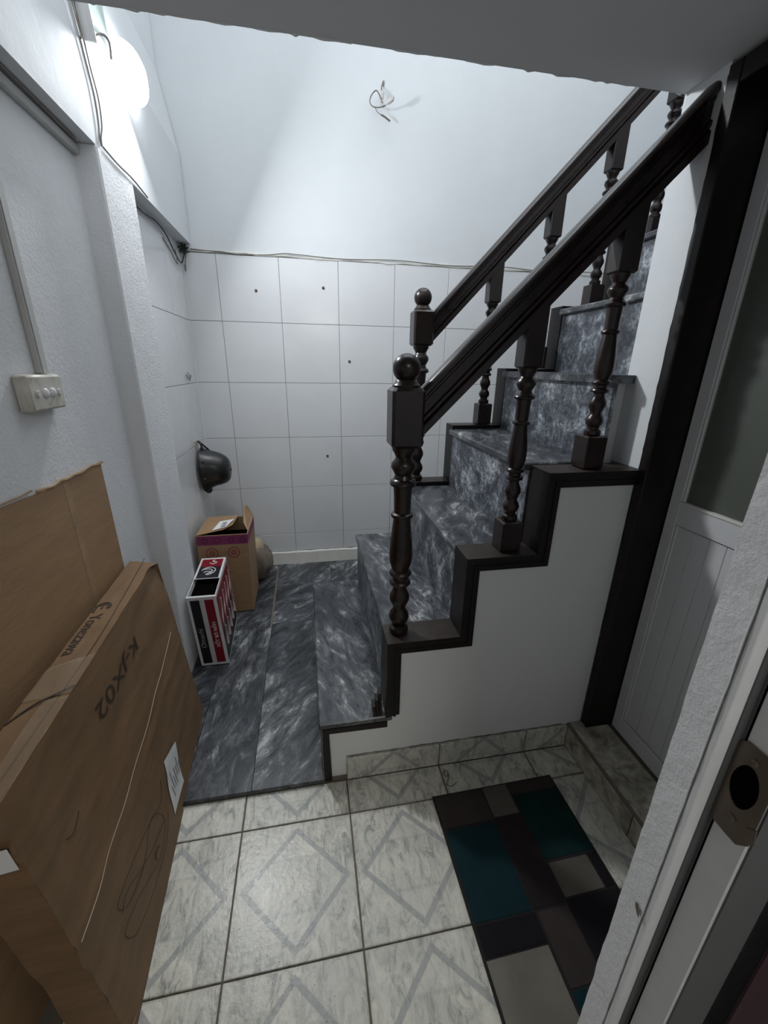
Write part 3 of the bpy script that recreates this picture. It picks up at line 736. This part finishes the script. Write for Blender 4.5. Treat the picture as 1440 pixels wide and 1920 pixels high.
# ------------------------------------------------------------------ helmet
hc = Vector((XL + .028, 3.03, .935))
he = empty('helmet', (hc.x, hc.y, .79), label='black half-shell motorbike helmet hanging on the niche wall', cat='helmet')
bm = B(); n = 32; m = 12; outer = []; inner = []
for sc, store in ((1., outer), (.94, inner)):
    for i in range(m + 1):
        t = i / m * math.pi / 2
        ring = []
        for k in range(n):
            a = 2 * math.pi * k / n
            flare = 1 + .06 * max(0, 1 - i / 1.5)
            drop = .035 * max(0, -math.sin(a)) ** 3 * max(0, 1 - i / 4)
            ring.append(bm.verts.new((hc.x + .185 * sc * math.sin(t) ** 1.05, hc.y + .118 * sc * flare * max(.01, math.cos(t) ** .5) * math.cos(a), hc.z + (.130 * sc * flare * max(.01, math.cos(t) ** .5)) * math.sin(a) - drop - .02 * math.sin(t))))
        store.append(ring)
for L in (outer, inner):
    for a, b in zip(L, L[1:]):
        for k in range(n): bm.faces.new((a[k], a[(k + 1) % n], b[(k + 1) % n], b[k]))
    bm.faces.new(L[-1])
for k in range(n): bm.faces.new((outer[0][k], outer[0][(k + 1) % n], inner[0][(k + 1) % n], inner[0][k]))
mk('shell', bm, BLACKPL, he, smooth=True)
tube('rim', [(hc.x + .004, hc.y + .126 * math.cos(a), hc.z + .139 * math.sin(a) - .035 * max(0, -math.sin(a)) ** 3) for a in [2 * math.pi * k / 32 for k in range(33)]], .006, BLACKPL, he, 6)
tube('chin_strap', [(hc.x + .02, hc.y - .03, hc.z + .12), (hc.x + .01, hc.y - .02, hc.z + .165), (hc.x - .008, hc.y + .0, hc.z + .185), (hc.x + .015, hc.y + .03, hc.z + .15), (hc.x + .045, hc.y + .05, hc.z + .11)], .007, BLACKPL, he, 6, 5)
for a in (40, 150, 205, 330):
    a = math.radians(a); bm = B(); bmesh.ops.create_icosphere(bm, subdivisions=2, radius=.007)
    for v in bm.verts: v.co += Vector((hc.x + .03, hc.y + .122 * math.cos(a), hc.z + .132 * math.sin(a)))
    mk('rivet', bm, METAL, he, smooth=True)
bm = B(); bmesh.ops.create_icosphere(bm, subdivisions=2, radius=.009)
for v in bm.verts: v.co += Vector((hc.x + .184, hc.y, hc.z - .02))
mk('crown_button', bm, BLACKPL, he, smooth=True)
bm = B(); add_box(bm, hc.x + .0, hc.x + .045, hc.y - .035, hc.y + .015, hc.z - .185, hc.z - .135, bev=.012); mk('neck_pad', bm, BLACKPL, he, smooth=True)
box('helmet_hook', (XL + .007, XL + .014, 2.965, 3.035, 1.085, 1.13), plain('worn_tape', (.42, .38, .34), .5), bev=.002, label='small stained adhesive hook holding the helmet strap', cat='hook')

# ------------------------------------------------------------------ flat cardboard sheet against the left wall
cs = empty('cardboard_sheet', (XL + .005, 1.1, ZM), label='upright tan cardboard sheet leaning on the left wall', cat='cardboard')
bm = B(); x0, x1 = XL + .0012, XL + .0065
pts = [(.30, 0.003), (1.238, .003), (1.238, ZM + .002), (1.660, ZM + .002), (1.672, .60), (1.662, 1.283), (1.30, 1.276), (1.0, 1.289), (.30, 1.305)]
add_poly(bm, pts, x0, x1, axis=0); mk('sheet', bm, CARD2, cs)
bm = B()
add_tube(bm, [(XL + .008, .30 + k * .05, 1.3055 - .0008 * k + random.uniform(-.001, .002)) for k in range(20)], .003, 5)
add_tube(bm, [(XL + .008, 1.27 + k * .04, 1.279 + random.uniform(-.004, .006)) for k in range(11)], [random.uniform(.003, .007) for _ in range(11)], 5)
mk('torn_edge', bm, CARDE, cs)
bm = B(); add_poly(bm, [(1.425, .05), (1.455, .05), (1.43, 1.277), (1.40, 1.277)], x1, x1 + .0007, axis=0); mk('fold_crease', bm, CARDE, cs)

# ------------------------------------------------------------------ large flat carton leaning on it
F0 = Vector((-.567, 1.702, ZM)); yaw = .055; al = .093
u = Vector((math.sin(yaw), -math.cos(yaw), 0)); nv = Vector((math.cos(yaw), math.sin(yaw), 0))
wv = -math.sin(al) * nv + Vector((0, 0, math.cos(al))); mv = -(math.cos(al) * nv + Vector((0, 0, math.sin(al)))); fn = -mv
LW, HH, TT = 1.07, .845, .104
def bp(s_, r_, d_=0.): return F0 + u * s_ + wv * r_ + mv * d_
fc = empty('flat_carton', F0 + u * .5, label='large battered flat brown carton leaning at the left, printed along its top', cat='carton')
bm = B(); bmesh.ops.create_cube(bm, size=1); 
bmesh.ops.subdivide_edges(bm, edges=bm.edges, cuts=47, use_grid_fill=True)
def crumple(p, amp=.0042):
    q = Vector((p.x * 4, p.y * 11, p.z)); return noise.noise(q) * amp + noise.noise(p * 3.1) * amp * 1.6 + abs(noise.noise(Vector((p.x * 3 + p.y * 6, p.y * 2, 7)))) * -amp * 1.3
def front_disp(s_, r_):
    P = Vector((s_ * LW, r_ * HH, TT)); edge = min(s_, 1 - s_, r_, 1 - r_)
    dd = math.hypot(s_ * LW - .02, (r_ - 1) * HH * .9)
    return crumple(P) * max(0, min(1, edge * 12)) - .022 * max(0, 1 - dd / .16) + .004 * math.exp(-((r_ * HH - (.40 + .10 * max(0, .5 - s_ * LW))) / .012) ** 2)
def top_disp(s_, d_):
    return noise.noise(Vector((s_ * 7, d_ * 2, 3))) * .005 * (1 - abs(2 * d_ - 1) * .5) - .03 * max(0, 1 - s_ * LW / .10) * d_
def drape(bm, top=False, cut=.012):
    bmesh.ops.triangulate(bm, faces=bm.faces[:])
    for _ in range(3):
        es = [e for e in bm.edges if e.calc_length() > cut]
        if es: bmesh.ops.subdivide_edges(bm, edges=es, cuts=1)
        bmesh.ops.triangulate(bm, faces=bm.faces[:])
    for v in bm.verts:
        q = v.co - F0; s_ = q.dot(u) / LW
        if top: v.co += wv * top_disp(s_, 1 - q.dot(mv) / TT)
        else: v.co += fn * front_disp(s_, q.dot(wv) / HH)
    return bm
for v in bm.verts:
    s_, r_, d_ = v.co.x + .5, v.co.y + .5, v.co.z + .5
    P = Vector((s_ * LW, r_ * HH, d_ * TT)); q = bp(s_ * LW, r_ * HH, (1 - d_) * TT)
    if d_ > .97:   # front skin
        q += fn * front_disp(s_, r_)
    if r_ > .97: # top strip sags and bulges
        q += wv * top_disp(s_, d_)
        if .97 < d_: q += wv * noise.noise(Vector((s_ * 19, 0, 9))) * .002
    if s_ > .97: q += u * (noise.noise(P * 8) * .01); q -= wv * 0
    if s_ < .03: q += u * (.012 * math.sin(r_ * 3.1)) + u * noise.noise(P * 6) * .006
    # softened near edge
    if s_ > .97 and d_ > .97: q += mv * .006 + u * noise.noise(Vector((r_ * 11, 5, 0))) * .012
    v.co = q
zmin = ZM + .0008
for v in bm.verts:
    lim = zmin if v.co.y > 1.238 else zmin
    if v.co.z < lim: v.co.z = lim
mk('carton_body', bm, CARD, fc, smooth=True)
# raised band where the base of the carton rests clear of the lower floor: folded bottom flap
bm = B(); A = [F0 + u * .48, F0 + u * 1.06, F0 + u * 1.06 + mv * .10, F0 + u * .48 + mv * .10]
vv = [bm.verts.new((a.x, a.y, ZM + .004)) for a in A] + [bm.verts.new((a.x, a.y, .001)) for a in A]
for f in ((0, 1, 2, 3), (7, 6, 5, 4), (0, 4, 5, 1), (1, 5, 6, 2), (2, 6, 7, 3), (3, 7, 4, 0)): bm.faces.new([vv[i] for i in f])
mk('bottom_flap', bm, CARD, fc)
# top strip prints: logo ring and name, reading towards the viewer
def tp(s_, d_): return bp(s_, HH + .0010, d_)
up_t = -mv
bm = text_bm('Yonezawa', tp(.405, .094), u, up_t, .052, .205, .0012, bold=.003); drape(bm, True); mk('lettering', bm, INK, fc, label='printed lettering on the top strip')
bm = B(); hexring(bm, tp(.365, .078), u, up_t, .024, .030, 60, 330, 20, .0014)
decal(bm, tp(.350, .078), u, up_t, rect(-.002, .003, -.022, .022), .0014)
for yy in (-.020, .0, .016): decal(bm, tp(.350, .078), u, up_t, rect(.003, .026, yy, yy + .005), .0014)
drape(bm, True); mk('logo_print', bm, INK, fc, label='round E emblem print')
# front face code, upside down
bm = text_bm('K-JX02', bp(.395, .733) + fn * .001, u, -wv, .072, .325, .0015, bold=.006); drape(bm); mk('lettering', bm, INK, fc, label='printed code on the front face')
bm = B(); decal(bm, bp(0, 0) + fn * .001, u, wv, [(.371, .216), (.404, .040), (.553, .060), (.498, .262)], -.0015); drape(bm, cut=.03); mk('shipping_label', bm, PAPER, fc, label='white slanting paper label')
GP = plain('grey_print', (.3, .3, .3))
for k in range(7):
    bm = B(); decal(bm, bp(.39 + k * .018, .09 + .01 * (k % 3)) + fn * .0012, u, wv, rect(0, .007, 0, .05 + .03 * (k % 2)), -.0022); drape(bm, cut=.03); mk('label_print', bm, GP, fc)
def seam(name, P, r, mat, off=.006):
    off = r * .4
    bm = B(); add_tube(bm, [q + fn * front_disp((q - F0).dot(u) / LW, (q - F0).dot(wv) / HH) for q in spline([bp(a, b) + fn * off for a, b in P], 9)], r, 5); mk(name, bm, mat, fc, smooth=True)
seam('worn_crease', [(.10, .535), (.205, .511), (.30, .487), (.40, .476), (.52, .452), (.659, .439), (.76, .421), (.872, .418), (.97, .403), (1.062, .405)], .0011, plain('worn_paper_fibre', (.50, .42, .33), .8), .0035)
seam('pen_scribble', [(.56, .25), (.60, .20), (.70, .24), (.80, .20), (.90, .22), (.93, .28), (.80, .27), (.66, .22), (.62, .13), (.72, .10), (.86, .17), (.95, .19), (.90, .11), (.70, .07), (.58, .12)], .0009, INK, .0035)
seam('pen_scribble', [(.62, .14), (.74, .17), (.88, .25), (.93, .24)], .0009, INK, .0035)
seam('cut_mark', [(.90, .60), (.94, .585), (.965, .60)], .0016, INK, .004)
seam('cut_mark', [(.70, .13), (.725, .14), (.74, .125)], .0022, INK, .004)
# tapes
def strip(name, quad, mat, cuts=6):
    bm = B(); vs = [bm.verts.new(q) for q in quad]; bm.faces.new(vs); bmesh.ops.subdivide_edges(bm, edges=bm.edges, cuts=cuts, use_grid_fill=True)
    drape(bm, True, .03)
    for v in bm.verts: v.co += Vector((0, 0, 1)) * abs(noise.noise(v.co * 30)) * .003
    return mk(name, bm, mat, fc, smooth=True)
strip('packing_tape', [tp(.63, -.004) + wv * .003, tp(.66, .103) + wv * .003, tp(.78, .103) + wv * .003, tp(.78, -.004) + wv * .003], TAPE)
strip('packing_tape', [tp(.79, -.004) + wv * .003, tp(.79, .05) + wv * .003, tp(1.07, .05) + wv * .003, tp(1.07, -.004) + wv * .003], TAPE)
bm = B(); add_tube(bm, spline([tp(.755, -.002) + wv * .002, tp(.775, .03) + wv * .003, tp(.80, .07) + wv * .003, tp(.845, .103) + wv * .002], 5), .0025, 5); mk('torn_seam', bm, INK, fc)
bm = B(); add_tube(bm, spline([tp(.0, .048) + wv * .001, tp(.3, .03) + wv * .0, tp(.6, .02), tp(1.06, .03)], 6), .0012, 5); mk('flap_joint', bm, INK, fc)
bm = B(); decal(bm, bp(LW, 0) + u * .012, mv, wv, rect(.006, .045, .70, .76), .002); mk('paper_sticker', bm, PAPER, fc, label='small white sticker on the end')

# ------------------------------------------------------------------ red, black and white sauce carton
RX0, RX1, RY0, RY1, RZ = -.668, -.522, 2.028, 2.50, .468
def shear(v): return Vector((v.x - (v.z - ZM) * .055 + .022 + (v.y - RY0) * -.05, v.y, v.z))
rb = empty('printed_carton', (-.58, 2.25, ZM), label='narrow black, red and white printed carton standing by the pilaster', cat='carton')
def rmk(name, bm, mat, **kw):
    for v in bm.verts: v.co = shear(v.co)
    return mk(name, bm, mat, rb, **kw)
t = .004
bm = B()
add_box(bm, RX0, RX1, RY0, RY0 + t, ZM + .0005, RZ); add_box(bm, RX0, RX1, RY1 - t, RY1, ZM + .0005, RZ)
add_box(bm, RX0, RX0 + t, RY0 + t, RY1 - t, ZM + .0005, RZ); add_box(bm, RX1 - t, RX1, RY0 + t, RY1 - t, ZM + .0005, RZ)
add_box(bm, RX0, RX1, RY0, RY1, ZM + .0005, ZM + .005)
rmk('carton_shell', bm, WPRINT)
bm = B(); add_box(bm, RX0 + .005, RX1 - .005, RY0 + .005, RY1 - .005, ZM + .006, RZ - .03); rmk('inside_shade', bm, BLACK)  # black block painted as the shade inside the open carton
bm = B(); add_box(bm, RX0, RX1, RY0 + .20, RY1, RZ, RZ + .004, bev=.001); rmk('top_flap', bm, WPRINT)
bm = B(); add_box(bm, RX0 - .003, RX1 + .003, RY0 - .004, RY0 + .012, RZ - .006, RZ + .004, bev=.003); rmk('folded_lip', bm, WPRINT)
o = (RX0, RY0, 0); ex, ez = (1, 0, 0), (0, 0, 1); W = RX1 - RX0
bm = B(); decal(bm, o, ex, ez, rect(.014, .062, ZM + .02, RZ - .018)); rmk('black_stripe', bm, BLK)
bm = B(); decal(bm, o, ex, ez, rect(.086, .132, ZM + .02, RZ - .018)); rmk('red_stripe', bm, RED)
bm = B(); 
for x_ in (.066, .070, .076, .081): decal(bm, o, ex, ez, rect(x_, x_ + .0012, ZM + .02, RZ - .018))
rmk('fine_line', bm, plain('grey_print_line', (.2, .2, .2)))
bm = text_bm('XỐT BÒ NẤM', (RX0 + .121, RY0, ZM + .12), (0, 0, 1), (-1, 0, 0), .026, .165, .0014, bold=.02); rmk('lettering', bm, WPRINT, label='white sauce name lettering')
bm = text_bm('Omachi', (RX0 + .048, RY0, ZM + .125), (0, 0, 1), (-1, 0, 0), .036, .125, .0014, shear=.2); rmk('lettering', bm, plain('silver_print', (.42, .38, .38)), label='pale curly brand lettering')
# top flap print
o2 = (RX0, RY0 + .20, RZ + .004)
bm = B(); decal(bm, o2, (1, 0, 0), (0, 1, 0), rect(.012, .134, .004, .15)); rmk('black_stripe', bm, BLK)
bm = B(); decal(bm, o2, (1, 0, 0), (0, 1, 0), rect(.012, .134, .15, .252)); rmk('red_stripe', bm, RED)
bm = B()
for pts_ in ([(.03, .10), (.05, .13), (.08, .135), (.105, .11), (.10, .07), (.075, .045), (.06, .05), (.085, .075), (.06, .085), (.045, .07)], [(.04, .115), (.07, .115), (.09, .095), (.08, .06)], [(.06, .20), (.08, .18), (.10, .205), (.075, .215), (.085, .235)]):
    add_tube(bm, spline([(o2[0] + a, o2[1] + b, o2[2] + .0015) for a, b in pts_], 5), .0032, 5)
rmk('emblem_print', bm, WPRINT, label='white curly emblem print')
# side face print
o3 = (RX1, RY0, 0); e1, e2 = (0, 1, 0), (0, 0, 1); LY = RY1 - RY0
bm = B(); decal(bm, o3, e1, e2, rect(.012, LY - .012, .24, RZ - .02)); rmk('red_side_print', bm, RED)
bm = B(); decal(bm, o3, e1, e2, rect(.012, LY - .012, ZM + .016, .24)); rmk('black_side_print', bm, BLK)
bm = B()
for k in range(5):
    y_ = .06 + k * .085
    add_tube(bm, spline([(RX1 + .001, RY0 + y_ + a, b) for a, b in ((0, .12), (.02, .2), (.0, .27), (.03, .33), (.04, .40))], 4), .006, 5)
    add_tube(bm, spline([(RX1 + .001, RY0 + y_ + a, b) for a, b in ((.03, .10), (.05, .16), (.035, .22))], 4), .005, 5)
rmk('swirl_print', bm, plain('dusty_pink_print', (.42, .30, .30)), label='pale swirls on the side')

# ------------------------------------------------------------------ brown parcel carton with magenta band
CX0, CX1, CY0, CY1, CZ = -.728, -.425, 2.56, 2.90, .60
cb = empty('parcel_carton', (-.58, 2.73, ZM), label='opened brown parcel carton with a magenta printed band in the niche', cat='carton')
def csh(v): k = (v.z - ZM) / CZ; return Vector((v.x + (.0 if v.x < -.6 else .012 * k), v.y + .0 * k, v.z)) 
def cmk(name, bm, mat, **kw):
    for v in bm.verts: v.co = csh(v.co)
    return mk(name, bm, mat, cb, **kw)
bm = B(); t = .005
add_box(bm, CX0, CX1, CY0, CY0 + t, ZM + .0005, CZ); add_box(bm, CX0, CX1, CY1 - t, CY1, ZM + .0005, CZ); add_box(bm, CX0, CX0 + t, CY0 + t, CY1 - t, ZM + .0005, CZ); add_box(bm, CX1 - t, CX1, CY0 + t, CY1 - t, ZM + .0005, CZ); add_box(bm, CX0, CX1, CY0, CY1, ZM + .0005, ZM + .005)
cmk('carton_shell', bm, CARD2)
bm = B(); add_box(bm, CX0 + .006, CX1 - .006, CY0 + .006, CY1 - .006, ZM + .006, CZ - .1); cmk('inside_shade', bm, BLACK)  # black fill stands for the shade down in the parcel
# top flaps: left flap covering most of the top with a torn front edge, rear-right flap standing up
bm = B(); fl_ = [(CX0, CY0 + .004, CZ + .004), (CX0 + .08, CY0 + .012, CZ + .016), (CX0 + .15, CY0 + .03, CZ + .026), (CX0 + .20, CY0 + .085, CZ + .034), (CX0 + .205, CY0 + .17, CZ + .03), (CX0 + .20, CY1, CZ + .012), (CX0, CY1, CZ + .004)]
a_ = [bm.verts.new(p) for p in fl_]; b_ = [bm.verts.new((p[0], p[1], p[2] - .003)) for p in fl_]
bm.faces.new(a_); bm.faces.new(b_[::-1])
for i in range(len(a_)): bm.faces.new((a_[i], a_[(i + 1) % len(a_)], b_[(i + 1) % len(a_)], b_[i]))
cmk('top_flap', bm, CARD2)
bm = B(); f2 = [(CX1, CY0 + .05, CZ), (CX1, CY1, CZ), (CX1 - .035, CY1 - .01, CZ + .085), (CX1 - .05, CY1 - .05, CZ + .088), (CX1 - .035, CY0 + .12, CZ + .035)]
a_ = [bm.verts.new(p) for p in f2]; b_ = [bm.verts.new((p[0] - .004, p[1], p[2])) for p in f2]
bm.faces.new(a_); bm.faces.new(b_[::-1])
for i in range(len(a_)): bm.faces.new((a_[i], a_[(i + 1) % len(a_)], b_[(i + 1) % len(a_)], b_[i]))
cmk('side_flap', bm, CARD2)
bm = B(); q_ = [(CX0 + .095, CY0 + .03, CZ + .022), (CX0 + .165, CY0 + .05, CZ + .035), (CX0 + .195, CY0 + .20, CZ + .033), (CX0 + .115, CY0 + .19, CZ + .024)]
bm.faces.new([bm.verts.new(p) for p in q_]); cmk('address_label', bm, PAPER)
bm = B(); o4 = Vector((CX0 + .13, CY0 + .06, CZ + .0315))
for k in range(3): bm = B(); bm.faces.new([bm.verts.new(o4 + Vector(p)) for p in ((0, k * .035, 0.0015), (.03, .004 + k * .035, .0045), (.03, .014 + k * .035, .0045), (0, .01 + k * .035, .0015))]); cmk('label_print', bm, INK)
o5 = (CX0, CY0, 0); CW = CX1 - CX0
bm = B(); decal(bm, o5, ex, ez, rect(0.001, CW - .001, CZ - .066, CZ - .004)); decal(bm, (CX1, CY0, 0), (0, 1, 0), (0, 0, 1), rect(0.001, CY1 - CY0, CZ - .066, CZ - .004)); cmk('magenta_band', bm, PINK)
PURP = plain('deep_purple_print', (.08, .008, .045))
for a in (.05, .12, .20, .27):
    bm = B(); hexring(bm, (CX0 + a, CY0, CZ - .036), ex, ez, .013, .019, n=14, thick=.0014); cmk('band_ring_print', bm, PURP)
for a in (.085, .21):
    bm = B()
    hexring(bm, (CX0 + a, CY0, CZ - .125), ex, ez, .030, .040, n=24)
    hexring(bm, (CX0 + a, CY0, CZ - .125), ex, ez, .006, .020, n=8)
    cmk('round_stamp', bm, PINK2, label='faded round stamp')

# ------------------------------------------------------------------ grey-brown sack behind the carton
sk = empty('sack', (-.40, 3.09, ZM), label='slumped tan and grey sack in the corner behind the parcel carton', cat='sack')
bm = B(); bmesh.ops.create_uvsphere(bm, u_segments=28, v_segments=16, radius=1)
for v in bm.verts:
    c = v.co.copy(); r = 1 + .16 * noise.noise(c * 2.3) + .05 * noise.noise(c * 6)
    v.co = Vector((-.425 + .105 * c.x * r, 3.075 + .14 * c.y * r, max(ZM + .001, ZM + .145 + .165 * c.z * r)))
    if v.co.z > .16: v.co.x -= (v.co.z - .16) * .25
mk('bag_body', bm, SACK, sk, smooth=True)
bm = B(); bmesh.ops.create_uvsphere(bm, u_segments=20, v_segments=12, radius=1)
for v in bm.verts:
    c = v.co.copy(); r = 1 + .2 * noise.noise(c * 2 + Vector((3, 1, 0)))
    v.co = Vector((-.455 + .075 * c.x * r, 3.08 + .10 * c.y * r, .275 + .07 * c.z * r))
mk('folded_top', bm, SACKP, sk, smooth=True)

# ------------------------------------------------------------------ rug
rg = empty('rug', (.68, .68, .0), label='patchwork doormat of teal, grey and black rectangles on the tiles', cat='rug')
bm = B(); RXA, RXB, RYA, RYB = .424, .945, -.02, 1.112
add_box(bm, RXA, RXB, RYA, RYB, .0012, .0085, bev=.002); bmesh.ops.rotate(bm, verts=bm.verts, cent=(.68, 1.1, 0), matrix=Matrix.Rotation(math.radians(.8), 3, 'Z'))
mk('backing', bm, RUG_BASE, rg)
pat = [(.430, .628, .985, 1.106, RUG_BROWN), (.434, .628, .702, .974, RUG_TEAL), (.434, .632, .622, .697, RUG_BLACK), (.432, .630, .30, .617, RUG_SAND),
       (.634, .738, .990, 1.106, RUG_GREY), (.634, .744, .702, .984, RUG_DK), (.640, .745, .520, .694, RUG_BROWN), (.640, .745, .38, .515, RUG_TEAL), (.636, .745, .20, .375, RUG_BLACK),
       (.743, .938, 1.060, 1.106, RUG_BROWN), (.746, .938, .822, 1.054, RUG_GREEN), (.752, .900, .712, .812, RUG_GREY), (.904, .938, .712, .814, RUG_BLACK), (.750, .938, .40, .706, RUG_BLACK), (.750, .938, .02, .395, RUG_GREY), (.434, .63, .02, .295, RUG_TEAL), (.636, .745, .02, .195, RUG_DK)]
for a, b, c_, d_, m_ in pat:
    bm = B(); add_box(bm, a, b, c_, d_, .008, .0100, bev=.001); bmesh.ops.rotate(bm, verts=bm.verts, cent=(.68, 1.1, 0), matrix=Matrix.Rotation(math.radians(.8), 3, 'Z'))
    mk('pile_patch', bm, m_, rg)
# black thread and crumbs on the tiles
tube('thread', [(.52, 1.20, .0035), (.515, 1.185, .004), (.50, 1.19, .0035), (.505, 1.21, .0035), (.52, 1.205, .004), (.515, 1.175, .0035), (.50, 1.15, .0035), (.52, 1.14, .004), (.545, 1.155, .0035)], .0011, WIREB, None, 5, 5, label='loose curled black thread lying above the rug', cat='thread')
